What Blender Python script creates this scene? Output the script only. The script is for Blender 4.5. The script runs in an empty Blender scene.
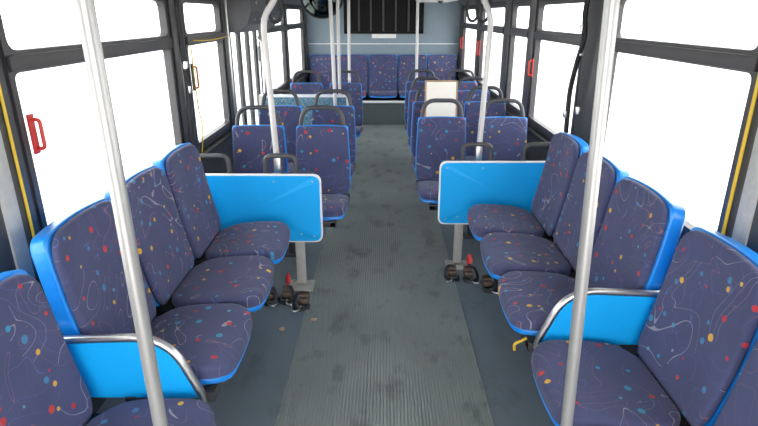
import bpy, bmesh, math, random
from mathutils import Vector, Matrix
random.seed(7)
C = bpy.context.scene.collection
PI = math.pi

# ------------------------------------------------------------------ materials
def new_mat(name):
    m = bpy.data.materials.new(name); m.use_nodes = True
    nt = m.node_tree
    return m, nt, nt.nodes['Principled BSDF']

def plain(name, col, rough=.5, metal=0.0, var=.06, vscale=30, bump=0.0, spec=.5, coat=0.0):
    """principled material with slight procedural variation of colour and relief"""
    m, nt, b = new_mat(name)
    N, L = nt.nodes, nt.links
    tc = N.new('ShaderNodeTexCoord')
    no = N.new('ShaderNodeTexNoise'); no.inputs['Scale'].default_value = vscale; no.inputs['Detail'].default_value = 4
    L.new(tc.outputs['Object'], no.inputs['Vector'])
    mx = N.new('ShaderNodeMix'); mx.data_type = 'RGBA'
    mx.inputs[6].default_value = (*[c*(1-var) for c in col], 1)
    mx.inputs[7].default_value = (*[min(1, c*(1+var)) for c in col], 1)
    L.new(no.outputs['Fac'], mx.inputs[0]); L.new(mx.outputs[2], b.inputs['Base Color'])
    b.inputs['Roughness'].default_value = rough; b.inputs['Metallic'].default_value = metal
    b.inputs['Specular IOR Level'].default_value = spec
    b.inputs['Coat Weight'].default_value = coat
    if bump:
        bp = N.new('ShaderNodeBump'); bp.inputs['Strength'].default_value = bump; bp.inputs['Distance'].default_value = .002
        L.new(no.outputs['Fac'], bp.inputs['Height']); L.new(bp.outputs[0], b.inputs['Normal'])
    return m

def math_node(nt, op, a, b=None, c=None):
    n = nt.nodes.new('ShaderNodeMath'); n.operation = op
    for i, v in enumerate((a, b, c)):
        if v is None: continue
        if isinstance(v, (int, float)): n.inputs[i].default_value = v
        else: nt.links.new(v, n.inputs[i])
    return n.outputs[0]

def fabric(name, base):
    """bus moquette: dark blue cloth, pale and blue squiggles, scattered coloured dots"""
    m, nt, b = new_mat(name)
    N, L = nt.nodes, nt.links
    uv = N.new('ShaderNodeUVMap'); uv.uv_map = 'UVMap'
    oi = N.new('ShaderNodeObjectInfo')
    off = N.new('ShaderNodeCombineXYZ')
    L.new(math_node(nt, 'MULTIPLY', oi.outputs['Random'], 37.0), off.inputs[0])
    L.new(math_node(nt, 'MULTIPLY', oi.outputs['Random'], 91.0), off.inputs[1])
    add = N.new('ShaderNodeVectorMath'); add.operation = 'ADD'
    L.new(uv.outputs[0], add.inputs[0]); L.new(off.outputs[0], add.inputs[1])
    V = add.outputs[0]
    col = None
    def mix(fac, c1, c2):
        mx = N.new('ShaderNodeMix'); mx.data_type = 'RGBA'
        L.new(fac, mx.inputs[0])
        for i, c in ((6, c1), (7, c2)):
            if isinstance(c, tuple): mx.inputs[i].default_value = (*c, 1)
            else: L.new(c, mx.inputs[i])
        return mx.outputs[2]
    def noise(scale, detail=0, dist=0.0, vec=V):
        n = N.new('ShaderNodeTexNoise'); n.noise_dimensions = '2D'
        n.inputs['Scale'].default_value = scale; n.inputs['Detail'].default_value = detail
        n.inputs['Distortion'].default_value = dist
        L.new(vec, n.inputs['Vector']); return n.outputs['Fac']
    wear = noise(6, 3)
    col = mix(wear, tuple(c*.82 for c in base), tuple(c*1.2 for c in base))
    fine = noise(420, 1)
    col = mix(math_node(nt, 'MULTIPLY', fine, .25), col, tuple(c*.5 for c in base))
    # squiggles: contour lines of a smooth noise
    def lines(scale, n, w, shift, dist):
        sh = N.new('ShaderNodeVectorMath'); sh.operation = 'ADD'; sh.inputs[1].default_value = (shift, shift*1.7, 0)
        L.new(V, sh.inputs[0])
        f = noise(scale, 0, dist, sh.outputs[0])
        fr = math_node(nt, 'FRACT', math_node(nt, 'MULTIPLY', f, n))
        d = math_node(nt, 'ABSOLUTE', math_node(nt, 'SUBTRACT', fr, .5))
        ln = math_node(nt, 'LESS_THAN', d, w)
        mask = math_node(nt, 'GREATER_THAN', noise(scale*.6, 0, 0, sh.outputs[0]), .44)
        return math_node(nt, 'MULTIPLY', ln, mask)
    col = mix(math_node(nt, 'MULTIPLY', lines(5.0, 4, .017, 3.1, 1.2), .65), col, (.40, .37, .42))
    col = mix(math_node(nt, 'MULTIPLY', lines(6.0, 4, .015, 8.7, 1.0), .5), col, (.10, .14, .38))
    col = mix(math_node(nt, 'MULTIPLY', lines(4.5, 4, .011, 14.3, 1.2), .45), col, (.38, .16, .20))
    def dots(scale, rad, shift, stops):
        vo = N.new('ShaderNodeTexVoronoi'); vo.voronoi_dimensions = '2D'; vo.inputs['Scale'].default_value = scale
        sh = N.new('ShaderNodeVectorMath'); sh.operation = 'ADD'; sh.inputs[1].default_value = (shift, shift*2.3, 0)
        L.new(V, sh.inputs[0]); L.new(sh.outputs[0], vo.inputs['Vector'])
        sep = N.new('ShaderNodeSeparateColor'); L.new(vo.outputs['Color'], sep.inputs[0])
        r = math_node(nt, 'MULTIPLY_ADD', sep.outputs[1], rad*.7, rad*.6)
        f = math_node(nt, 'LESS_THAN', vo.outputs['Distance'], r)
        rp = N.new('ShaderNodeValToRGB'); rp.color_ramp.interpolation = 'CONSTANT'
        el = rp.color_ramp.elements
        el[0].position = 0; el[0].color = (*stops[0], 1)
        el[1].position = 1/len(stops); el[1].color = (*stops[1], 1)
        for i in range(2, len(stops)):
            e = el.new(i/len(stops)); e.color = (*stops[i], 1)
        L.new(sep.outputs[0], rp.inputs[0])
        return math_node(nt, 'MULTIPLY', f, .85), rp.outputs[0]
    f, c = dots(9.5, .090, 0, [(.75,.42,.03), (.55,.03,.03), (.04,.30,.50), (.60,.05,.03), (.06,.22,.42)])
    col = mix(f, col, c)
    f, c = dots(5.0, .028, 5.3, [(.70,.45,.06), (.50,.03,.05), (.10,.36,.50)])
    col = mix(f, col, c)
    L.new(col, b.inputs['Base Color'])
    b.inputs['Roughness'].default_value = .9
    b.inputs['Specular IOR Level'].default_value = .25
    b.inputs['Sheen Weight'].default_value = .12; b.inputs['Sheen Roughness'].default_value = .5
    bp = N.new('ShaderNodeBump'); bp.inputs['Strength'].default_value = .25; bp.inputs['Distance'].default_value = .001
    L.new(fine, bp.inputs['Height']); L.new(bp.outputs[0], b.inputs['Normal'])
    return m

def floor_mat(name, base, dirt, rough):
    m, nt, b = new_mat(name)
    N, L = nt.nodes, nt.links
    tc = N.new('ShaderNodeTexCoord')
    mp = N.new('ShaderNodeMapping'); mp.inputs['Scale'].default_value = (1, .55, 1); L.new(tc.outputs['Object'], mp.inputs[0])
    n1 = N.new('ShaderNodeTexNoise'); n1.inputs['Scale'].default_value = 7; n1.inputs['Detail'].default_value = 7; n1.inputs['Roughness'].default_value = .62
    L.new(mp.outputs[0], n1.inputs['Vector'])
    r1 = N.new('ShaderNodeValToRGB'); r1.color_ramp.elements[0].position = .54; r1.color_ramp.elements[1].position = .64
    L.new(n1.outputs['Fac'], r1.inputs[0])
    n2 = N.new('ShaderNodeTexNoise'); n2.inputs['Scale'].default_value = 2.2; n2.inputs['Detail'].default_value = 5
    L.new(tc.outputs['Object'], n2.inputs['Vector'])
    mx = N.new('ShaderNodeMix'); mx.data_type = 'RGBA'
    mx.inputs[6].default_value = (*[c*.75 for c in base], 1); mx.inputs[7].default_value = (*[c*1.3 for c in base], 1)
    L.new(n2.outputs['Fac'], mx.inputs[0])
    mx2 = N.new('ShaderNodeMix'); mx2.data_type = 'RGBA'; mx2.inputs[7].default_value = (*[c*.45 for c in base], 1)
    L.new(mx.outputs[2], mx2.inputs[6])
    L.new(math_node(nt, 'MULTIPLY', r1.outputs[0], dirt), mx2.inputs[0])
    n3 = N.new('ShaderNodeTexNoise'); n3.inputs['Scale'].default_value = 160; n3.inputs['Detail'].default_value = 2
    L.new(tc.outputs['Object'], n3.inputs['Vector'])
    sp = math_node(nt, 'GREATER_THAN', n3.outputs['Fac'], .73)
    mx3 = N.new('ShaderNodeMix'); mx3.data_type = 'RGBA'; mx3.inputs[7].default_value = (.25, .25, .23, 1)
    L.new(mx2.outputs[2], mx3.inputs[6]); L.new(math_node(nt, 'MULTIPLY', sp, .5), mx3.inputs[0])
    L.new(mx3.outputs[2], b.inputs['Base Color'])
    b.inputs['Roughness'].default_value = rough
    return m

def glass_mat():
    m = bpy.data.materials.new('window_glass'); m.use_nodes = True
    nt = m.node_tree; N, L = nt.nodes, nt.links
    N.remove(N['Principled BSDF'])
    tr = N.new('ShaderNodeBsdfTransparent'); tr.inputs[0].default_value = (.93, .95, .95, 1)
    gl = N.new('ShaderNodeBsdfGlossy'); gl.inputs['Roughness'].default_value = .03
    lw = N.new('ShaderNodeLayerWeight'); lw.inputs[0].default_value = .5
    fr = N.new('ShaderNodeMath'); fr.operation = 'MULTIPLY_ADD'
    pw = N.new('ShaderNodeMath'); pw.operation = 'POWER'; pw.inputs[1].default_value = 5
    L.new(lw.outputs['Facing'], pw.inputs[0]); L.new(pw.outputs[0], fr.inputs[0])
    fr.inputs[1].default_value = .6; fr.inputs[2].default_value = .03
    mx = N.new('ShaderNodeMixShader')
    L.new(fr.outputs[0], mx.inputs[0]); L.new(tr.outputs[0], mx.inputs[1]); L.new(gl.outputs[0], mx.inputs[2])
    L.new(mx.outputs[0], N['Material Output'].inputs[0])
    return m

def screen_glass():
    """speckled, greyish teal glass of the low screen beside the rear door"""
    m, nt, b = new_mat('speckled_screen')
    N, L = nt.nodes, nt.links
    tc = N.new('ShaderNodeTexCoord')
    n = N.new('ShaderNodeTexNoise'); n.inputs['Scale'].default_value = 90; n.inputs['Detail'].default_value = 3
    L.new(tc.outputs['Object'], n.inputs['Vector'])
    mx = N.new('ShaderNodeMix'); mx.data_type = 'RGBA'
    mx.inputs[6].default_value = (.06, .17, .24, 1); mx.inputs[7].default_value = (.22, .32, .36, 1)
    r = N.new('ShaderNodeValToRGB'); r.color_ramp.elements[0].position = .4; r.color_ramp.elements[1].position = .62
    L.new(n.outputs['Fac'], r.inputs[0]); L.new(r.outputs[0], mx.inputs[0])
    L.new(mx.outputs[2], b.inputs['Base Color']); b.inputs['Roughness'].default_value = .25
    return m

M = dict(
    fabric=fabric('seat_fabric', (.068, .077, .165)),
    blue=plain('blue_plastic', (.008, .25, .80), .32, var=.05, coat=.15),
    panel=plain('blue_laminate', (.002, .38, .88), .55, spec=.3, var=.04, vscale=6),
    white_edge=plain('white_edging', (.80, .81, .83), .4),
    galv=plain('galvanised_steel', (.50, .50, .48), .45, .35, var=.15, vscale=40),
    steel=plain('brushed_steel', (.60, .59, .58), .33, 1.0, var=.08, vscale=60),
    polished=plain('polished_tube', (.43, .425, .42), .34, .55, var=.05, vscale=20),
    cream_tube=plain('pale_coated_tube', (.60, .58, .57), .4, .1, var=.06),
    dark_plastic=plain('charcoal_plastic', (.060, .060, .066), .42, var=.15),
    black=plain('black_rubber', (.010, .010, .012), .6, var=.2),
    frame=plain('window_frame_paint', (.050, .046, .050), .45, var=.15, vscale=12),
    pillar=plain('pillar_paint', (.065, .065, .068), .45, var=.15, vscale=8),
    lowwall=plain('lower_wall_panel', (.035, .036, .040), .6, var=.2, vscale=10),
    grey_strip=plain('pale_grey_cover', (.50, .49, .46), .6, var=.2, vscale=40),
    yellow=plain('yellow_cord', (.75, .50, .02), .5),
    red=plain('red_plastic', (.60, .035, .03), .45),
    orange=plain('orange_plastic', (.70, .12, .02), .45),
    rearwall=plain('blue_grey_laminate', (.22, .285, .325), .55, var=.10, vscale=25),
    riser=plain('grey_riser_vinyl', (.085, .105, .105), .6, var=.12, vscale=10),
    ceiling=plain('ceiling_laminate', (.72, .73, .74), .6),
    ribs=floor_mat('ribbed_rubber', (.25, .285, .278), .6, .55),
    vinyl=floor_mat('smooth_vinyl', (.145, .18, .21), .3, .5),
    cream=plain('cream_board', (.92, .87, .78), .5, var=.03),
    tan=plain('tan_wood_edge', (.42, .27, .17), .5, var=.15, vscale=20),
    grille=plain('black_grille', (.006, .005, .005), .6, spec=.2),
    label=plain('white_sticker', (.92, .90, .90), .5),
    mirror=plain('mirror_glass', (.05, .065, .06), .15, 1.0, var=.02),
    leaf=plain('dry_leaf', (.55, .40, .28), .8, var=.3, vscale=80),
    ground=plain('pale_concrete', (.62, .60, .58), .9, var=.08, vscale=2),
    brownsteel=plain('tarnished_metal', (.14, .10, .08), .45, .6, var=.3),
    glass=glass_mat(), screen=screen_glass(),
)

# ------------------------------------------------------------------ mesh helpers
def obj(name, bm, mat, parent=None, smooth=True, loc=None):
    me = bpy.data.meshes.new(name)
    bm.normal_update()
    bm.to_mesh(me); bm.free()
    o = bpy.data.objects.new(name, me); C.objects.link(o)
    me.materials.append(mat)
    if smooth:
        for p in me.polygons: p.use_smooth = True
        me.set_sharp_from_angle(angle=math.radians(38))
    if parent: o.parent = parent
    if loc: o.location = loc
    return o

def tag(o, label, cat, group=None):
    o['label'] = label; o['category'] = cat
    if group: o['group'] = group
    return o

def thing(name, label, cat, loc=(0, 0, 0), rz=0, group=None):
    o = bpy.data.objects.new(name, None); C.objects.link(o)
    o.empty_display_size = .1
    o.location = loc; o.rotation_euler = (0, 0, rz)
    return tag(o, label, cat, group)

def struct(name, bm, mat, parent=None, smooth=False):
    o = obj(name, bm, mat, parent, smooth)
    if not parent: o['kind'] = 'structure'
    return o

def dup(root, loc, rz, label, group=None):
    r = root.copy(); C.objects.link(r); r.location = loc; r.rotation_euler = (0, 0, rz); r['label'] = label
    if group: r['group'] = group
    for ch in list(root.children):
        c = ch.copy(); C.objects.link(c); c.parent = r
        for g in ch.children:
            d = g.copy(); C.objects.link(d); d.parent = c
    return r

def box(bm, x0, x1, y0, y1, z0, z1, bevel=0.0, seg=2):
    r = bmesh.ops.create_cube(bm, size=1)
    vs = r['verts']
    for v in vs:
        v.co = Vector(((x0+x1)/2 + v.co.x*(x1-x0), (y0+y1)/2 + v.co.y*(y1-y0), (z0+z1)/2 + v.co.z*(z1-z0)))
    if bevel:
        es = list({e for v in vs for e in v.link_edges})
        bmesh.ops.bevel(bm, geom=es, offset=bevel, segments=seg, affect='EDGES', profile=.6)
    return bm

def bx(*a, **k):
    bm = bmesh.new(); box(bm, *a, **k); return bm

def tube(bm, pts, r, n=12, smooth_steps=0, closed=False, flat=None):
    """sweep a circle (or flattened ellipse) along points"""
    P = [Vector(p) for p in pts]
    if smooth_steps:
        Q = []; m = len(P)
        rng = range(m) if closed else range(m-1)
        for i in rng:
            if closed: p0, p1, p2, p3 = P[i-1], P[i], P[(i+1) % m], P[(i+2) % m]
            else: p0, p1, p2, p3 = P[max(i-1, 0)], P[i], P[i+1], P[min(i+2, m-1)]
            for s in range(smooth_steps):
                t = s/smooth_steps
                Q.append(.5*((2*p1)+(p2-p0)*t+(2*p0-5*p1+4*p2-p3)*t*t+(3*p1-p0-3*p2+p3)*t**3))
        if not closed: Q.append(P[-1])
        P = Q
    m = len(P); rings = []
    T = [(P[(i+1) % m]-P[i-1]).normalized() if closed else (P[min(i+1, m-1)]-P[max(i-1, 0)]).normalized() for i in range(m)]
    up = Vector((0, 0, 1)) if abs(T[0].z) < .9 else Vector((1, 0, 0))
    a = T[0].cross(up).normalized()
    for i in range(m):
        a = (a - T[i]*a.dot(T[i])).normalized(); b = T[i].cross(a)
        ra, rb = (r, r) if not flat else flat
        rings.append([bm.verts.new(P[i] + a*ra*math.cos(2*PI*k/n) + b*rb*math.sin(2*PI*k/n)) for k in range(n)])
    for i in range(m if closed else m-1):
        A, B = rings[i], rings[(i+1) % m]
        for k in range(n): bm.faces.new((A[k], A[(k+1) % n], B[(k+1) % n], B[k]))
    if not closed:
        bm.faces.new(rings[0][::-1]); bm.faces.new(rings[-1])
    bmesh.ops.recalc_face_normals(bm, faces=bm.faces)
    return bm

def tb(pts, r, **k):
    bm = bmesh.new(); tube(bm, pts, r, **k); return bm

def bend(pts, rad, seg=6):
    """round the corners of a polyline"""
    P = [Vector(p) for p in pts]; out = [P[0]]
    for i in range(1, len(P)-1):
        a = (P[i-1]-P[i]); b = (P[i+1]-P[i])
        rr = min(rad, a.length*.49, b.length*.49)
        s, e = P[i]+a.normalized()*rr, P[i]+b.normalized()*rr
        for k in range(seg+1):
            t = k/seg
            out.append(s*(1-t)**2 + P[i]*2*t*(1-t) + e*t*t)
    out.append(P[-1]); return out

def round_poly(corners, radii, seg=6):
    """2-D closed outline with rounded corners"""
    n = len(corners); out = []
    for i in range(n):
        p = Vector(corners[i]); a = Vector(corners[i-1])-p; b = Vector(corners[(i+1) % n])-p
        r = radii[i] if isinstance(radii, (list, tuple)) else radii
        if r <= 0: out.append(p.copy()); continue
        rr = min(r, a.length*.49, b.length*.49)
        s, e = p+a.normalized()*rr, p+b.normalized()*rr
        for k in range(seg+1):
            t = k/seg; out.append(s*(1-t)**2+p*2*t*(1-t)+e*t*t)
    # drop doubles
    res = []
    for p in out:
        if not res or (p-res[-1]).length > 1e-5: res.append(p)
    if (res[0]-res[-1]).length < 1e-5: res.pop()
    return res

def slab(bm, outline, w0, w1, fmap, edge=.01, dome=0.0, rings=3):
    """upholstered / moulded slab: outline in (u,v), thickness w0..w1, soft edges, domed face"""
    uvl = bm.loops.layers.uv.get('UVMap') or bm.loops.layers.uv.new('UVMap')
    us = [p.x for p in outline]; vs = [p.y for p in outline]
    cu, cv = (min(us)+max(us))/2, (min(vs)+max(vs))/2
    hu, hv = (max(us)-min(us))/2, (max(vs)-min(vs))/2
    prof = [(edge*.9, w0), (0, w0+edge*.9), (0, w1-edge), (edge*.12, w1-edge*.5), (edge*.45, w1-edge*.14), (edge, w1)]
    H = min(hu, hv)
    for k in range(1, rings+1):
        t = k/(rings+1)
        prof.append((edge+(H-edge)*t, w1+dome*(1-(1-t)**2)))
    loops = []
    for ins, w in prof:
        su, sv = 1-ins/hu, 1-ins/hv
        if ins > edge:   # inner rings shrink evenly so they all reach the centre
            t = (ins-edge)/(H-edge); su = (1-edge/hu)*(1-t); sv = (1-edge/hv)*(1-t)
        L_ = []
        for p in outline:
            u, v = cu+(p.x-cu)*su, cv+(p.y-cv)*sv
            L_.append((bm.verts.new(fmap(u, v, w)), (u, v)))
        loops.append(L_)
    n = len(outline)
    def face(items):
        f = bm.faces.new([i[0] for i in items])
        for lp, it in zip(f.loops, items): lp[uvl].uv = it[1]
    for A, B in zip(loops, loops[1:]):
        for k in range(n): face([A[k], A[(k+1) % n], B[(k+1) % n], B[k]])
    cw = w1+dome
    cvx = (bm.verts.new(fmap(cu, cv, cw)), (cu, cv))
    for k in range(n): face([loops[-1][k], loops[-1][(k+1) % n], cvx])
    bvx = (bm.verts.new(fmap(cu, cv, w0)), (cu, cv))
    for k in range(n): face([loops[0][(k+1) % n], loops[0][k], bvx])
    bmesh.ops.recalc_face_normals(bm, faces=bm.faces)
    return bm

# ------------------------------------------------------------------ setting
XW = 1.20      # inner face of the side walls
YB = 8.84      # rear wall
YF = -1.3
Z0, ZR0, ZR1, Z1 = .76, 1.392, 1.462, 1.66   # sill, transom, window head
ZC = 2.10
# floor: smooth vinyl with a ribbed rubber runner down the aisle
fl = bmesh.new(); box(fl, -1.26, 1.26, YF, 8.9, -.06, 0)
floor = struct('floor', fl, M['vinyl'])
rb = bmesh.new()
RX0, RX1, RP = -.435, .445, .0146
prof = []; x = RX0
while x < RX1-.001:
    prof += [(x, .0015), (x+.0035, .0015), (x+.005, .0078), (x+.0115, .0078), (x+.013, .0015)]
    x += RP
prof = [(RX0-.004, .0002)]+prof+[(RX1+.004, .0002)]
A = [rb.verts.new((p[0], YF, p[1])) for p in prof]; B = [rb.verts.new((p[0], 8.24, p[1])) for p in prof]
for i in range(len(prof)-1): rb.faces.new((A[i], A[i+1], B[i+1], B[i]))
struct('ribbed_runner', rb, M['ribs'], floor)

struct('ceiling', bx(-1.30, 1.30, YF, 8.9, ZC, ZC+.05), M['ceiling'])
struct('wall_rear', bx(-1.26, 1.26, YB, YB+.06, 0, ZC), M['rearwall'])

LEFT = [(-.1, 1.46), (1.775, 3.20), (3.44, 4.25), (5.74, 6.95), (7.15, 8.57)]
DOOR = (4.43, 5.66)
RIGHT = [(-.1, 1.50), (1.79, 3.02), (3.42, 4.50), (4.72, 5.38), (5.68, 7.03), (7.33, 8.60)]

def side_wall(s, name, openings, door=None):
    bm = bmesh.new()
    xa, xb = sorted((s*XW, s*(XW+.035)))
    spans = [(YF, 8.9)] if not door else [(YF, door[0]), (door[1], 8.9)]
    for a, b in spans: box(bm, xa, xb, a, b, 0, Z0)
    box(bm, xa, xb, YF, 8.9, Z1, ZC)
    allo = sorted(openings+([door] if door else []))
    y = YF
    for a, b in allo:
        box(bm, xa, xb, y, a, Z0, Z1); y = b
    box(bm, xa, xb, y, 8.9, Z0, Z1)
    if door: pass
    return struct(name, bm, M['lowwall'])
wl = side_wall(-1, 'wall_left', LEFT, DOOR)
wr = side_wall(1, 'wall_right', RIGHT)

def ring_plate(bm, s, y0, y1, z0, z1, iy0, iy1, iz0, iz1, r, xa, xb):
    """frame plate with a rounded opening; xa inner face, xb outer face"""
    inner = round_poly([(iy0, iz0), (iy1, iz0), (iy1, iz1), (iy0, iz1)], r, 5)
    cy, cz = (iy0+iy1)/2, (iz0+iz1)/2
    def proj(p):
        d = p-Vector((cy, cz)); t = 1e9
        # move along the side normal: straight parts go straight out
        y = y0 if p.x <= iy0+r and p.x < cy else (y1 if p.x >= iy1-r else p.x)
        z = z0 if p.y <= iz0+r and p.y < cz else (z1 if p.y >= iz1-r else p.y)
        return (y, z)
    # corner arcs map to the three points around the corner
    outer = [proj(p) for p in inner]
    rows = []
    for x_, pts in ((xb, [(p.x, p.y) for p in inner]), (xa, [(p.x, p.y) for p in inner]), (xa, outer), (xb, outer)):
        rows.append([bm.verts.new((x_, q[0], q[1])) for q in pts])
    n = len(inner)
    for A_, B_ in zip(rows, rows[1:]):
        for k in range(n):
            vs = [A_[k], A_[(k+1) % n], B_[(k+1) % n], B_[k]]
            bm.faces.new(vs)
    bmesh.ops.remove_doubles(bm, verts=bm.verts, dist=1e-5)
    bmesh.ops.recalc_face_normals(bm, faces=bm.faces)

wcount = [0]
def window(s, y0, y1):
    wcount[0] += 1
    w = bpy.data.objects.new('window_%d' % wcount[0], None); C.objects.link(w)
    w['kind'] = 'structure'; w.location = (s*XW, (y0+y1)/2, Z0)
    def loc(bm):
        bmesh.ops.translate(bm, verts=bm.verts, vec=-Vector(w.location)); return bm
    bm = bmesh.new(); f = .028; xi, xo = s*(XW-.008), s*(XW+.032)
    zm = (ZR0+ZR1)/2
    ring_plate(bm, s, y0, y1, Z0, zm, y0+f, y1-f, Z0+f, ZR0, .03, xi, xo)
    ring_plate(bm, s, y0, y1, zm, Z1, y0+f, y1-f, ZR1, Z1-.02, .045, xi, xo)
    obj('window_frame', loc(bm), M['frame'], w, smooth=False)
    xa, xb = sorted((s*(XW-.022), s*(XW-.007)))
    bm = bx(xa, xb, y0+.004, y1-.004, ZR0+.006, ZR1-.014, bevel=.005)
    obj('transom_rail', loc(bm), M['frame'], w)
    xa, xb = sorted((s*(XW+.010), s*(XW+.014)))
    obj('pane', loc(bx(xa, xb, y0+f-.004, y1-f+.004, Z0+f-.004, ZR0+.004)), M['glass'], w, smooth=False)
    obj('pane', loc(bx(xa, xb, y0+f-.004, y1-f+.004, ZR1-.004, Z1-.016)), M['glass'], w, smooth=False)
    # thin bright bead under the transom
    return w
for a, b in LEFT: window(-1, a, b)
for a, b in RIGHT: window(1, a, b)

# pillar covers, sill ledges and cove trim
tn = [0]
def trim(bm, mat, smooth=True):
    tn[0] += 1
    return struct('trim_%d' % tn[0], bm, mat, smooth=smooth)
for s, W_ in ((-1, LEFT), (1, RIGHT)):
    ops = sorted(W_+([DOOR] if s < 0 else []))
    for (a0, a1), (b0, b1) in zip(ops, ops[1:]):
        if b0-a1 < .1: continue
        xa, xb = sorted((s*(XW-.018), s*(XW+.0)))
        trim(bx(xa, xb, a1+.03, b0-.03, .70, ZC-.02, bevel=.012), M['pillar'])
for s in (-1, 1):
    xa, xb = sorted((s*(XW-.05), s*XW))
    for a, b in ([(YF, 8.83)] if s > 0 else [(YF, DOOR[0]-.02), (DOOR[1]+.02, 8.83)]):
        trim(bx(xa, xb, a, b, .685, .725, bevel=.008), M['black'])
    # duct cove along the ceiling edge
    bm = bmesh.new()
    pr = [(s*XW, 1.70), (s*(XW-.03), 1.70), (s*(XW-.12), 1.80), (s*(XW-.32), 2.02), (s*(XW-.36), ZC), (s*XW, ZC)]
    A = [bm.verts.new((p[0], YF, p[1])) for p in pr]; B = [bm.verts.new((p[0], YB, p[1])) for p in pr]
    for i in range(len(pr)): bm.faces.new((A[i], A[(i+1) % 6], B[(i+1) % 6], B[i]))
    bm.faces.new(A); bm.faces.new(B[::-1]); bmesh.ops.recalc_face_normals(bm, faces=bm.faces)
    trim(bm, M['pillar'], False)
    # corner post at the rear wall
    xa, xb = sorted((s*(XW-.03), s*XW))
    trim(bx(xa, xb, 8.62, 8.84, 0, ZC, bevel=.008), M['frame'])
# pale covers on the nearest pillars
for s, y in ((-1, 1.62), (1, 1.675)):
    xa, xb = sorted((s*(XW-.026), s*(XW-.017)))
    trim(bx(xa, xb, y-.035, y+.035, .73, 1.69, bevel=.003), M['grey_strip'])
# chrome strip on second left pillar
trim(bx(-1.185, -1.165, 3.285, 3.305, .73, 1.69, bevel=.006), M['steel'])
trim(bx(-1.185, -1.165, 4.33, 4.35, .73, 1.69, bevel=.006), M['steel'])
# white line moulding across the rear wall
trim(bx(-1.16, 1.16, YB-.008, YB, 1.145, 1.158, bevel=.002), M['white_edge'])

# rear folding door in the left wall
door = bpy.data.objects.new('door_1', None); C.objects.link(door); door['kind'] = 'structure'
door.location = (-XW, (DOOR[0]+DOOR[1])/2, 0)
def dl(bm):
    bmesh.ops.translate(bm, verts=bm.verts, vec=-Vector(door.location)); return bm
nleaf = 4; dw = (DOOR[1]-DOOR[0])/nleaf
for i in range(nleaf):
    a = DOOR[0]+i*dw; bm = bmesh.new()
    ring_plate(bm, -1, a+.005, a+dw-.005, .02, 1.68, a+.048, a+dw-.048, .18, 1.60, .03, -(XW-.008), -(XW+.014))
    lf = obj('door_leaf', dl(bm), M['pillar'], door, smooth=False)
    obj('pane', dl(bx(-(XW+.006), -(XW+.003), a+.042, a+dw-.042, .175, 1.605)), M['glass'], lf, smooth=False)
obj('door_bar', dl(tb([(-1.15, 5.22, .7), (-1.11, 5.22, .74), (-1.11, 5.22, 1.34), (-1.15, 5.22, 1.38)], .014)), M['steel'], door)
obj('door_latch', dl(bx(-1.17, -1.10, 5.30, 5.40, 1.16, 1.30, bevel=.01)), M['dark_plastic'], door)

# exterior ground
struct('ground', bx(-40, 40, -40, 50, -.95, -.9), M['ground'])

# rear bench base
bb = bmesh.new(); box(bb, -1.195, 1.195, 8.27, YB-.002, 0, .352)
rbase = tag(obj('riser_box', bb, M['riser'], smooth=False), 'grey riser box across the back of the bus under the rear seats', 'riser')
obj('edge_strip', bx(-1.19, 1.19, 8.235, 8.29, .33, .362, bevel=.006), M['white_edge'], rbase)

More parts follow.
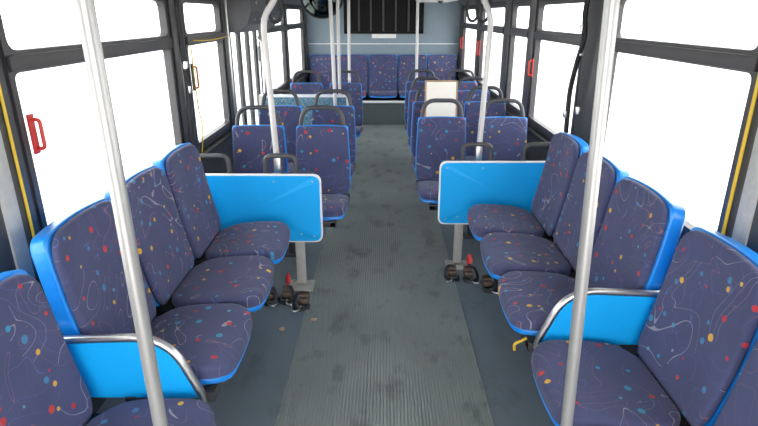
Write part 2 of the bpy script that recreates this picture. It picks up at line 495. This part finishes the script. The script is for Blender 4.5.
# ------------------------------------------------------------------ seats
def seat(name, label, group, loc, rz, W=.452, Wf=.445, Wb=.43, Wt=.425, D=.40, zs=.435, ztop=.95, lean=.185,
         rc=.085, rt=.07, arch=.010, handle=False, hh=.13, pad_t=.036, shell_t=.052, bulge=.006):
    root = thing(name, label, 'seat', loc, rz, group)
    tilt = .03
    def fm_seat(u, v, w):
        # front edge rolls down slightly; sides dished
        fr = max(0, 1-v/.10)
        return Vector((u, v, zs + tilt*(1-v/D) + w - .022*fr*fr + .010*(2*u/W)**2 - .012*max(0, v/D-.7)))
    yb0 = D+.024; zb0 = zs+.004
    Lb = (ztop-zb0)/math.cos(lean); sn, cs = math.sin(lean), math.cos(lean)
    def fm_back(u, v, w):
        cv = .014*math.sin(PI*min(1, max(0, v/Lb)))       # lumbar curve
        dish = .018*(2*u/W)**2
        d = w+cv*.0+dish-.012*math.sin(PI*v/Lb)
        return Vector((u, yb0+v*sn-d*cs, zb0+v*cs+d*sn))
    def seat_outline(m):
        f, b = Wf/2+m, Wb/2+m
        return round_poly([(-b*.66, D-.020), (-b*.98, D*.80), (-f-.002, D*.55), (-f*.93, -m), (0, -m-arch), (f*.93, -m), (f+.002, D*.55), (b*.98, D*.80), (b*.66, D-.020)],
                          [.03, .05, .10, rc, .3, rc, .10, .05, .03], 5)
    def back_outline(m, rt):
        b, t = Wb/2+m, Wt/2+m
        h = Lb+m
        mid = (Wb+Wt)/4+.006+m
        return round_poly([(b*.88, -m*.3), (b, Lb*.10), (mid, Lb*.45), (t, h-arch), (0, h+arch*.4), (-t, h-arch), (-mid, Lb*.45), (-b, Lb*.10), (-b*.88, -m*.3)],
                          [.03, .06, .12, rt, .3, rt, .12, .06, .03], 5)
    sh = bmesh.new()
    slab(sh, seat_outline(-.006), -.046, -.014, fm_seat, edge=.012)
    slab(sh, back_outline(.002, rt*.6), -shell_t, .006, fm_back, edge=.010)
    obj('shell', sh, M['blue'], root)
    # black bar standing in for the dark gap between pan and back
    hs = bmesh.new()
    box(hs, -Wb/2+.005, Wb/2-.005, D-.05, D+.065, zs-.045, zs+.006, bevel=.008)
    obj('gap_strip', hs, M['black'], root)
    cp = bmesh.new(); slab(cp, seat_outline(.0), -.024, pad_t, fm_seat, edge=.018, dome=bulge, rings=4)
    obj('seat_cushion', cp, M['fabric'], root)
    bp = bmesh.new(); slab(bp, back_outline(-.003, rt*1.15), -.002, pad_t, fm_back, edge=.018, dome=bulge, rings=4)
    obj('backrest_cushion', bp, M['fabric'], root)
    if handle:
        yt = yb0+Lb*sn+.012; hw = Wt/2-.02
        pts = bend([(-hw, yt-.004, ztop-.04), (-hw+.028, yt, ztop+hh-.012), (hw-.028, yt, ztop+hh-.012), (hw, yt-.004, ztop-.04)], .075, 7)
        obj('grab_handle', tb(pts, .0150), M['dark_plastic'], root)
    return root

# --- side-facing seats (left faces +x, right faces -x)
SP = .458
side_kw = dict()
XF = .505      # front edge of the side cushions
Lrz, Rrz = -PI/2+PI, PI/2+PI   # local -y is the sitting direction
# local -y must map to +x on the left  -> rz = +90deg ; to -x on the right -> rz = -90deg
Lrz, Rrz = PI/2, -PI/2
side_proto = seat('side_bench_seat', 'farthest of the three left side-facing seats, next to the blue panel', 'side-facing seats',
                  (-XF, 2.84-SP/2, 0), Lrz)
side_list = [
    (-XF, 2.84-SP*1.5, Lrz, 'middle of the three left side-facing seats before the left armrest', 0),
    (-XF, 2.84-SP*2.5, Lrz, 'left side-facing patterned seat just beyond the steel armrest, broad blue shell edge showing', 0),
    (-XF+.005, 1.40-SP/2, Lrz, 'nearest left seat, at the bottom left corner before the steel armrest', -.035),
    (XF, 3.14-SP/2, Rrz, 'farthest of the three right side-facing seats, next to the blue panel', 0),
    (XF, 3.14-SP*1.5, Rrz, 'middle of the three right side-facing seats before the right armrest', 0),
    (XF, 3.14-SP*2.5, Rrz, 'right side-facing patterned seat just beyond the steel armrest', 0),
    (XF+.02, 1.715-SP/2, Rrz, 'large near right seat before the steel armrest, cushion fully in view', -.025),
    (XF+.02, 1.715-SP*1.5, Rrz, 'seat cut off by the bottom right corner, only its backrest in view', -.025),
]
for x, y, rz, lab, dz in side_list: dup(side_proto, (x, y, dz), rz, lab)

# --- forward-facing seats
fw = dict(W=.40, Wf=.375, Wb=.37, Wt=.345, D=.40, zs=.385, ztop=.868, lean=.10, rc=.035, rt=.03, arch=.004, handle=True,
          pad_t=.028, shell_t=.04, bulge=.008)
XA, XB = .412, .845
fwd_proto = seat('forward_facing_seat', 'left aisle seat in the row right behind the left blue panel', 'forward-facing seats',
                 (-XA, 3.20, 0), 0, **fw)
for x, y, lab in [
    (-XB, 3.20, 'left window seat in the row right behind the left blue panel'),
    (-XA, 4.05, 'left aisle seat in the second row, before the rear door screen'),
    (-XB, 4.05, 'left window seat in the second row, before the rear door screen'),
    (-XA, 5.66, 'left aisle seat behind the speckled screen of the rear door'),
    (-XB, 5.66, 'left window seat behind the speckled screen of the rear door'),
    (XA+.02, 3.53, 'right aisle seat in the row right behind the right blue panel'),
    (XB+.035, 3.53, 'right window seat in the row right behind the right blue panel'),
    (XA+.02, 4.29, 'right aisle seat with the cream board leaning on it'),
    (XB+.035, 4.29, 'right window seat in the second row, beside the seat with the cream board'),
    (XA+.02, 5.02, 'right aisle seat in the third row, behind the cream board'),
    (XB+.035, 5.02, 'right window seat in the third row from the right blue panel'),
    (XA+.02, 5.80, 'right aisle seat in the last forward-facing row, before the rear bench'),
    (XB+.035, 5.80, 'right window seat in the last forward-facing row, before the rear bench'),
]: dup(fwd_proto, (x, y, 0), 0, lab)

# --- rear bench seats
rk = dict(W=.455, Wf=.445, Wb=.44, Wt=.43, D=.36, zs=.43, ztop=1.0, lean=.12, rc=.04, rt=.045, arch=.006, pad_t=.03, shell_t=.04)
rear_names = ['leftmost seat of the rear bench, by the left rear corner', 'rear bench seat second from the left corner',
              'middle seat of the rear bench, straight down the aisle', 'rear bench seat second from the right corner',
              'rightmost seat of the rear bench, by the right rear corner']
rp = seat('back_row_seat', rear_names[0], 'rear bench seats', (-.91, 8.275, 0), 0, **rk)
for i in range(1, 5): dup(rp, (-.91+.455*i, 8.275, 0), 0, rear_names[i])

# --- seat supports
def support(label, loc, rz, w, z, d=.34, legs=2):
    t = thing('seat_support_frame', label, 'seat frame', loc, rz, 'steel frames under the seats')
    bm = bmesh.new()
    box(bm, -w/2, w/2, .06, .10, z-.04, z, bevel=.004); box(bm, -w/2, w/2, d-.04, d, z-.04, z, bevel=.004)
    for k in range(3):
        x = -w/2+.02+k*(w-.04)/2
        box(bm, x-.018, x+.018, .06, d, z-.035, z-.008)
    obj('beam', bm, M['dark_plastic'], t)
    for k in range(legs):
        x = (-w/2+.12+k*(w-.24)/(legs-1)) if legs > 1 else 0
        bm = bx(x-.02, x+.02, d-.06, d-.02, .004, z-.02, bevel=.004); box(bm, x-.05, x+.05, d-.10, d+.02, 0, .008)
        obj('leg', bm, M['dark_plastic'], t)
    return t
support('dark frame under the three left side-facing seats', (-XF, 2.84-SP*1.5, 0), Lrz, SP*3-.1, .378)
support('dark frame under the three right side-facing seats', (XF, 3.14-SP*1.5, 0), Rrz, SP*3-.1, .378)
support('dark frame under the nearest left seat', (-XF+.005, 1.40-SP/2, 0), Lrz, SP-.08, .343)
support('dark frame under the nearest right seats', (XF+.02, 1.715-SP, 0), Rrz, SP*2-.08, .353)
for x, y, lab in [(-.63, 3.20, 'left first row'), (-.63, 4.05, 'left second row'), (-.63, 5.66, 'left row behind the rear door screen'),
                  (.655, 3.53, 'right first row'), (.655, 4.29, 'right second row'), (.655, 5.02, 'right third row'), (.655, 5.80, 'right fourth row')]:
    support('dark frame under the seat pair of the '+lab, (x, y, 0), 0, .66, .328, legs=1)

# ------------------------------------------------------------------ armrest dividers
def armrest(s, y, label):
    t = thing('armrest_divider', label, 'armrest', (0, y, 0), 0, 'armrests between the side seats')
    pts = bend([(s*1.05, 0, .632), (s*.66, 0, .648), (s*.575, 0, .44), (s*.572, 0, .405)], .11, 8)
    obj('steel_rail', tb(pts, .0135, n=14), M['steel'], t)
    bm = bmesh.new()
    q = round_poly([(s*1.04, .425), (s*1.04, .628), (s*.675, .640), (s*.582, .44), (s*.58, .425)], [.01, .01, .09, .06, .005], 6)
    slab(bm, q, -.006, .006, lambda u, v, w: Vector((u, w, v)), edge=.002, rings=1)
    obj('divider_board', bm, M['panel'], t)
    bm = bx(s*.80-.018, s*.80+.018, -.010, .010, 0, .43, bevel=.004)
    obj('support_post', bm, M['dark_plastic'], t)
armrest(-1, 1.432, 'curved steel armrest with blue board between the near left seats')
armrest(1, 1.741, 'curved steel armrest with blue board between the near right seats')

# ------------------------------------------------------------------ modesty panels
def modesty(s, y, side):
    t = thing('modesty_panel', 'bright blue panel with white edging on the %s, before the forward-facing seats' % side, 'panel', (0, y, 0), 0, 'blue partition panels')
    xi, xo, z0, z1 = .352, 1.13, .305, .722
    q = [(s*xi, z0), (s*xo, z0), (s*xo, z1), (s*xi, z1)]
    fm = lambda u, v, w: Vector((u, w, v))
    bm = bmesh.new(); slab(bm, round_poly(q, [.05, .01, .01, .05], 7), -.010, .010, fm, edge=.003, rings=1)
    obj('edge_trim', bm, M['white_edge'], t)
    m = .009
    q = [(s*(xi+m), z0+m), (s*(xo-m), z0+m), (s*(xo-m), z1-m), (s*(xi+m), z1-m)]
    bm = bmesh.new(); slab(bm, round_poly(q, [.046, .01, .01, .046], 7), -.0125, .0125, fm, edge=.002, rings=1)
    obj('board', bm, M['panel'], t)
    xp = s*.495
    bm = bx(xp-.027, xp+.027, .013, .043, .02, .60, bevel=.003)
    pst = obj('post', bm, M['galv'], t)
    bm = bx(xp-.078, xp+.075, -.055, .085, 0, .010, bevel=.003)
    for dx, dy in ((-.055, -.035), (.055, -.035), (-.055, .065), (.055, .065)):
        bmesh.ops.create_cone(bm, cap_ends=True, segments=10, radius1=.009, radius2=.009, depth=.012, matrix=Matrix.Translation((xp+dx, dy, .013)))
    obj('floor_plate', bm, M['galv'], t)
    bm = bmesh.new()
    for bxp, bz in ((.40, .345), (.40, .68), (.62, .68), (.475, .36)):
        bmesh.ops.create_cone(bm, cap_ends=True, segments=10, radius1=.006, radius2=.004, depth=.004, matrix=Matrix.Translation((s*bxp, -.0142, bz)) @ Matrix.Rotation(PI/2, 4, 'X'))
    obj('bolts', bm, M['steel'], t)
    for xa, xb in ((.50, .675), (.885, 1.075)):
        pts = bend([(s*xa, .055, .66), (s*xa, .05, .815), (s*xb, .05, .815), (s*xb, .055, .66)], .045, 7)
        hb = tb(pts, .0140)
        for xx in (xa, xb): box(hb, s*xx-.014, s*xx+.014, .0126, .066, .635, .685, bevel=.003)
        obj('grab_hoop', hb, M['dark_plastic'], t)
modesty(-1, 2.985, 'left'); modesty(1, 3.285, 'right')

# ------------------------------------------------------------------ rear-door screen (left)
t = thing('door_screen', 'low speckled teal screen with a white top rail beside the rear door', 'screen', (0, 5.18, 0))
obj('screen_board', bx(-1.16, -.34, -.006, .006, .12, .845), M['screen'], t, smooth=False)
obj('top_rail', bx(-1.16, -.33, -.012, .012, .845, .872, bevel=.005), M['white_edge'], t)
for x in (-.33, -1.15):
    obj('post', bx(x-.014, x+.014, -.014, .014, 0, .86, bevel=.004), M['steel'], t)

# ------------------------------------------------------------------ poles
def pole(label, pts, r, mat, group=None, socket=None, foot=True, bendr=.1):
    b = Vector(pts[0]); t = thing('grab_pole', label, 'pole', b, 0, group)
    P = [Vector(p)-b for p in pts]
    if len(P) > 2: P = bend(P, bendr, 8)
    obj('tube', tb(P, r, n=18), mat, t)
    if foot:
        bm = bmesh.new(); bmesh.ops.create_cone(bm, cap_ends=True, segments=20, radius1=r*2.4, radius2=r*1.5, depth=.02, matrix=Matrix.Translation((0, 0, .01)))
        obj('floor_flange', bm, M['steel'], t)
    tp = P[-1]
    bm = bmesh.new(); bmesh.ops.create_cone(bm, cap_ends=True, segments=20, radius1=r*1.5, radius2=r*2.4, depth=.02, matrix=Matrix.Translation((tp.x, tp.y, tp.z-.01)))
    obj('ceiling_flange', bm, M['steel'], t)
    if socket:
        z0, z1, w = socket
        bm = bx(-w, w, -w, w, z0-b.z, z1-b.z, bevel=.006)
        obj('socket', bm, M['steel'], t)
    return t
pole('tall steel pole nearest on the left, crossing the side seats', [(-.490, .985, .0), (-.510, .985, ZC)], .0155, M['polished'])
pole('tall steel pole nearest on the right, crossing the side seats', [(.512, 1.19, .0), (.448, 1.19, ZC)], .0155, M['polished'])
pole('pale pole rising behind the left blue panel, bent at its top', [(-.612, 3.075, .73), (-.640, 3.075, 1.555), (-.56, 3.075, 1.66), (-.45, 3.08, ZC)], .0165, M['cream_tube'], socket=(.70, .80, .020), foot=False, bendr=.06)
pole('pale pole rising behind the right blue panel, bent at its top', [(.605, 3.375, .73), (.628, 3.375, 1.56), (.57, 3.375, 1.67), (.45, 3.38, ZC)], .0165, M['cream_tube'], socket=(.70, .80, .020), foot=False, bendr=.06)
pole('pale pole standing at the aisle end of the rear door screen', [(-.438, 5.14, 0), (-.447, 5.14, .85), (-.476, 5.14, ZC)], .0165, M['cream_tube'])
pole('pale pole just behind the rear door screen, right of the thicker one', [(-.43, 5.50, 0), (-.43, 5.50, ZC)], .0150, M['cream_tube'])
pole('thin pale pole on the left aisle seat before the rear bench', [(-.372, 6.16, .90), (-.362, 6.16, ZC)], .0155, M['cream_tube'], foot=False, socket=(.85, .93, .016))
pole('thin pale pole on the right aisle seat before the rear bench', [(.375, 6.30, .90), (.368, 6.30, ZC)], .0155, M['cream_tube'], foot=False, socket=(.85, .93, .016))

# overhead rails and hanging straps
for s, lab in ((-1, 'left'), (1, 'right')):
    t = thing('overhead_rail', 'overhead grab rail under the ceiling on the %s side' % lab, 'rail', (s*.60, 0, 1.93))
    obj('tube', tb([(0, -1.0, 0), (0, 5.7, 0)], .0165), M['cream_tube'], t)
    bm = bmesh.new()
    for y in (.2, 2.2, 4.2, 5.6): tube(bm, [(0, y, 0), (0, y, ZC-1.93)], .012)
    obj('bracket', bm, M['steel'], t)
def strap(x, y, lab):
    o = tb([(x, y, 1.925+.022), (x-.022, y, 1.92), (x-.026, y, 1.75), (x-.040, y, 1.62), (x-.026, y, 1.55), (x, y, 1.532), (x+.026, y, 1.55), (x+.040, y, 1.62), (x+.026, y, 1.75), (x+.022, y, 1.92)],
           .004, smooth_steps=5, closed=True, n=8, flat=(.003, .009))
    tag(obj('hanging_strap', o, M['black']), lab, 'strap', 'black hanging strap loops')
strap(-.60, 3.22, 'black strap loop hanging at top left in front of the bent pole')
strap(.60, 3.50, 'black strap loop hanging at top right across the bent pole')
strap(.60, 3.90, 'black strap loop hanging at top right, left of the bent pole')

# ------------------------------------------------------------------ convex mirror
mr = thing('convex_mirror', 'round dark convex mirror hanging at the top above the rear door', 'mirror', (-.63, 6.0, 1.76))
bm = bmesh.new()
n = 32; rings = []
for k in range(7):
    a = k/6*math.radians(62); rr = .215*math.sin(a)/math.sin(math.radians(62)); d = -.13*(math.cos(a)-math.cos(math.radians(62)))/(1-math.cos(math.radians(62)))
    if k == 0: c0 = bm.verts.new((0, d, 0)); continue
    rings.append([bm.verts.new((rr*math.cos(2*PI*i/n), d, rr*math.sin(2*PI*i/n))) for i in range(n)])
for i in range(n): bm.faces.new((c0, rings[0][i], rings[0][(i+1) % n]))
for A_, B_ in zip(rings, rings[1:]):
    for i in range(n): bm.faces.new((A_[i], B_[i], B_[(i+1) % n], A_[(i+1) % n]))
bmesh.ops.recalc_face_normals(bm, faces=bm.faces)
obj('mirror_dome', bm, M['mirror'], mr)
obj('rim', tb([(.218*math.cos(2*PI*i/40), 0, .218*math.sin(2*PI*i/40)) for i in range(40)], .011, closed=True), M['black'], mr)
bm = bmesh.new(); bmesh.ops.create_cone(bm, cap_ends=True, segments=32, radius1=.214, radius2=.214, depth=.012, matrix=Matrix.Translation((0, .008, 0)) @ Matrix.Rotation(PI/2, 4, 'X'))
obj('backing', bm, M['black'], mr)
obj('bracket', tb([(0, .015, 0), (0, .05, .1), (0, .05, ZC-1.76)], .012), M['dark_plastic'], mr)

# door engine cover above the rear door
t = thing('door_mechanism_cover', 'dark boxed cover over the top of the rear door', 'cover', (-XW+.012, 5.03, 1.44))
bm = bmesh.new()
pr = [(.0, .01), (.07, .0), (.16, .06), (.20, .16), (.20, .30), (.0, .30)]
A = [bm.verts.new((p[0], -.68, p[1])) for p in pr]; B = [bm.verts.new((p[0], .62, p[1])) for p in pr]
for i in range(6): bm.faces.new((A[i], A[(i+1) % 6], B[(i+1) % 6], B[i]))
bm.faces.new(A); bm.faces.new(B[::-1]); bmesh.ops.recalc_face_normals(bm, faces=bm.faces)
obj('cover_shell', bm, M['dark_plastic'], t, smooth=False)
for y, z in ((-.5, .10), (-.25, .10), (0, .10), (.3, .10), (-.5, .22), (-.1, .22)):
    bm = bmesh.new(); bmesh.ops.create_uvsphere(bm, u_segments=10, v_segments=6, radius=.009, matrix=Matrix.Translation((.182 if z < .15 else .201, y, z)))
    obj('screw', bm, M['steel'], t)

# ceiling housing near the right rear corner
t = thing('ceiling_housing', 'pale grey housing under the ceiling at the right rear', 'housing', (.72, 7.4, 1.735))
obj('housing_body', bx(-.27, .20, -.45, .75, 0, ZC-1.735, bevel=.03, seg=3), M['ceiling'], t)
bm = bmesh.new(); bmesh.ops.create_uvsphere(bm, u_segments=16, v_segments=10, radius=.035, matrix=Matrix.Translation((-.02, -.25, -.002)))
obj('dome_cap', bm, M['dark_plastic'], t)

# ------------------------------------------------------------------ rear wall grille and sticker
t = thing('air_grille', 'black ventilation grille with vertical bars on the rear wall', 'grille', (0, YB, 1.30))
obj('backing', bx(-.585, .60, -.02, 0, .02, .78), M['grille'], t, smooth=False)
bm = bmesh.new()
box(bm, -.60, .615, -.045, 0, 0, .035, bevel=.004); box(bm, -.60, .615, -.045, 0, .765, .80, bevel=.004)
box(bm, -.60, -.555, -.045, 0, 0, .80, bevel=.004); box(bm, .57, .615, -.045, 0, 0, .80, bevel=.004)
obj('grille_frame', bm, M['grille'], t)
for x in (-.37, -.19, 0, .19, .385):
    obj('bar', bx(x-.013, x+.013, -.042, -.015, .02, .78, bevel=.003), M['frame'], t)
tag(obj('wall_sticker', bx(-.175, .20, YB-.004, YB, 1.235, 1.295), M['label'], smooth=False), 'small white sticker on the rear wall below the grille', 'sticker')

# ------------------------------------------------------------------ cream board on the right second-row seat
t = thing('cream_board', 'cream board with a tan edge leaning on a right aisle seat', 'board', (.488, 4.585, .448))
t.rotation_euler = (math.radians(-8.5), 0, 0)
obj('board_face', bx(-.125, .125, -.010, .004, .012, .602), M['cream'], t, smooth=False)
bm = bmesh.new()
box(bm, -.137, -.124, -.014, .010, 0, .615, bevel=.002); box(bm, .124, .137, -.014, .010, 0, .615, bevel=.002)
box(bm, -.137, .137, -.014, .010, 0, .013, bevel=.002); box(bm, -.137, .137, -.014, .010, .601, .615, bevel=.002)
obj('edge_frame', bm, M['tan'], t)

# ------------------------------------------------------------------ window release handles
def release(s, y, z, h, mat, lab):
    x0 = s*(XW-.012)
    t = thing('window_release_handle', lab, 'handle', (x0, y, z), 0, 'window release handles')
    pts = bend([(0, 0, 0), (-s*.032, 0, .0), (-s*.032, 0, h), (0, 0, h)], .014, 4)
    obj('grip', tb(pts, .0065), M[mat], t)
    bm = bmesh.new()
    box(bm, *sorted((-s*.006, s*.002)), -.016, .016, -.018, h+.018, bevel=.003)
    obj('mount', bm, M[mat] if mat == 'red' else M['dark_plastic'], t)
release(-1, 1.825, 1.14, .10, 'red', 'red release handle on the near left window')
release(-1, 3.48, 1.14, .13, 'orange', 'orange release handle on the second left window')
release(1, 4.48, 1.12, .11, 'red', 'red release handle on the right window after the belt pillar')
release(1, 7.01, 1.11, .15, 'red', 'red release handle on the right side, nearest the rear window')
release(1, 8.57, 1.11, .14, 'red', 'red release handle by the right rear corner')

# yellow signal cords
def cord(pts, lab, r=.004):
    tag(obj('signal_cord', tb(pts, r, smooth_steps=4, n=8), M['yellow']), lab, 'cord', 'yellow signal cords')
cord([(-1.176, 1.695, 1.42), (-1.176, 1.695, 1.1), (-1.176, 1.695, .735)], 'yellow cord running down the near left pillar', .005)
cord([(1.174, 1.755, 1.42), (1.174, 1.755, 1.1), (1.174, 1.755, .735)], 'yellow cord running down the near right pillar', .006)
cord([(-1.150, 3.40, 1.40), (-1.148, 3.405, 1.05), (-1.13, 3.39, .9), (-1.150, 3.37, .72)], 'yellow cord hanging at the second left pillar', .004)
cord([(-1.145, 3.44, 1.425), (-1.14, 3.8, 1.415), (-1.145, 4.28, 1.425)], 'yellow cord strung along the second left window', .003)

# shoulder belts on pillars
def belt(s, y, lab, pts, bucks):
    t = thing('shoulder_belt', lab, 'belt', (s*(XW-.04), y, 0), 0, 'wheelchair shoulder belts')
    obj('webbing', tb([(-s*p[0], p[1], p[2]) for p in pts], .01, smooth_steps=5, n=10, flat=(.020, .014)), M['black'], t)
    for bxx, by, bz in bucks:
        bm = bx(-s*bxx-.012, -s*bxx+.012, by-.014, by+.014, bz-.022, bz+.022, bevel=.006)
        obj('buckle', bm, M['steel'], t)
belt(1, 3.26, 'black belt with steel buckles hanging on the right pillar',
     [(.012, .02, 1.72), (.02, .03, 1.58), (.02, .0, 1.45), (.028, .05, 1.30), (.03, .10, 1.15), (.03, .10, 1.02), (.025, .10, .86), (.02, .09, .74)],
     [(.03, .02, 1.50), (.045, .10, 1.00), (.035, -.08, 1.05), (.02, .02, 1.37)])
belt(-1, 3.30, 'black belt with steel buckles hanging on the left pillar',
     [(.012, -.06, 1.72), (.016, -.07, 1.45), (.018, -.06, 1.2), (.016, -.07, .95), (.012, -.06, .76)],
     [(.025, -.07, 1.30), (.025, -.06, 1.16)])

# ------------------------------------------------------------------ tie-downs on the floor
def tiedown(x, y, lab, red, flip=1):
    t = thing('tie_down', lab, 'tie-down', (x, y, 0), 0, 'wheelchair tie-downs on the floor')
    bm = bx(-.028, .028, -.04, .04, .002, .042, bevel=.008)
    bmesh.ops.create_cone(bm, cap_ends=True, segments=16, radius1=.026, radius2=.026, depth=.05, matrix=Matrix.Translation((0, .02, .035)) @ Matrix.Rotation(PI/2, 4, 'Y'))
    obj('ratchet', bm, M['brownsteel'], t)
    obj('webbing', tb([(0, .02, .06), (flip*.03, -.03, .075), (flip*.05, -.07, .03), (flip*.02, -.10, .012), (-flip*.03, -.085, .012), (-flip*.035, -.05, .02)],
                      .008, smooth_steps=5, n=8, flat=(.011, .003)), M['black'], t)
    obj('hook', tb([(flip*.01, -.06, .012), (flip*.015, -.11, .014), (flip*.045, -.125, .014), (flip*.06, -.10, .012)], .005, smooth_steps=5, n=8), M['steel'], t)
    if red: obj('release_strap', tb([(0, .03, .06), (-.004, .04, .10), (.006, .02, .13), (.012, .0, .09)], .006, smooth_steps=5, n=8, flat=(.016, .004)), M['red'], t)
tiedown(-.565, 2.875, 'tie-down with a red strap left of the left panel post', True)
tiedown(-.455, 2.80, 'dark tie-down in front of the left panel post', False, -1)
tiedown(-.665, 2.86, 'dark tie-down nearest the left bench, left of the red one', False)
tiedown(.445, 3.17, 'dark tie-down left of the right panel post', False, -1)
tiedown(.545, 3.15, 'tie-down with a red strap right of the right panel post', True)
tiedown(.645, 3.02, 'dark tie-down nearest the right bench', False)

# bits of litter on the floor
def litter(x, y, lab, s=1.0, a=0):
    bm = bmesh.new()
    pts = [(-.020, 0, .004), (-.006, .010, .013), (.012, .006, .006), (.022, -.003, .012), (.008, -.012, .004), (-.010, -.009, .007)]
    vs = [bm.verts.new(Vector(p)*s) for p in pts]; c = bm.verts.new((0, 0, .012*s))
    for i in range(6): bm.faces.new((vs[i], vs[(i+1) % 6], c))
    r = bmesh.ops.extrude_face_region(bm, geom=list(bm.faces))
    for v in [g for g in r['geom'] if isinstance(g, bmesh.types.BMVert)]: v.co.z -= .003
    bmesh.ops.recalc_face_normals(bm, faces=bm.faces)
    o = obj('dry_leaf', bm, M['leaf'], loc=(x, y, .0035)); o.rotation_euler.z = a
    tag(o, lab, 'leaf', 'dry leaves on the floor')
litter(-.375, 2.60, 'curled brown leaf on the ribbed runner edge by the left panel post', 1.0, .5)
litter(-.53, 2.50, 'curled brown leaf on the smooth floor by the left bench', 1.1, -.6)

# yellow hook under the right bench
tag(obj('yellow_hook', tb([(.560, 1.83, .392), (.538, 1.83, .378), (.522, 1.83, .370), (.515, 1.83, .36), (.516, 1.83, .338)], .0055, smooth_steps=4, n=8), M['yellow']),
    'small yellow hook poking out under the front of a right side seat', 'hook')

# ------------------------------------------------------------------ light
w = bpy.data.worlds.new('overcast'); bpy.context.scene.world = w; w.use_nodes = True
nt = w.node_tree; bg = nt.nodes['Background']
bg.inputs[0].default_value = (1.0, .985, .975, 1); bg.inputs[1].default_value = 3.6

# ------------------------------------------------------------------ camera
cam_d = bpy.data.cameras.new('camera'); cam = bpy.data.objects.new('camera', cam_d); C.objects.link(cam)
cam_d.sensor_width = 36; cam_d.lens = 546/758*36
cam_d.clip_start = .02; cam_d.clip_end = 200
cam.location = (0, 0, 1.57)
cam.rotation_euler = (math.radians(90-19.93), 0, math.radians(.42))
sc = bpy.context.scene
sc.camera = cam
vs = sc.view_settings
sc.display_settings.display_device = 'sRGB'
vs.view_transform = 'Standard'; vs.look = 'None'; vs.exposure = 0.85; vs.gamma = 1.0
vs.use_curve_mapping = False
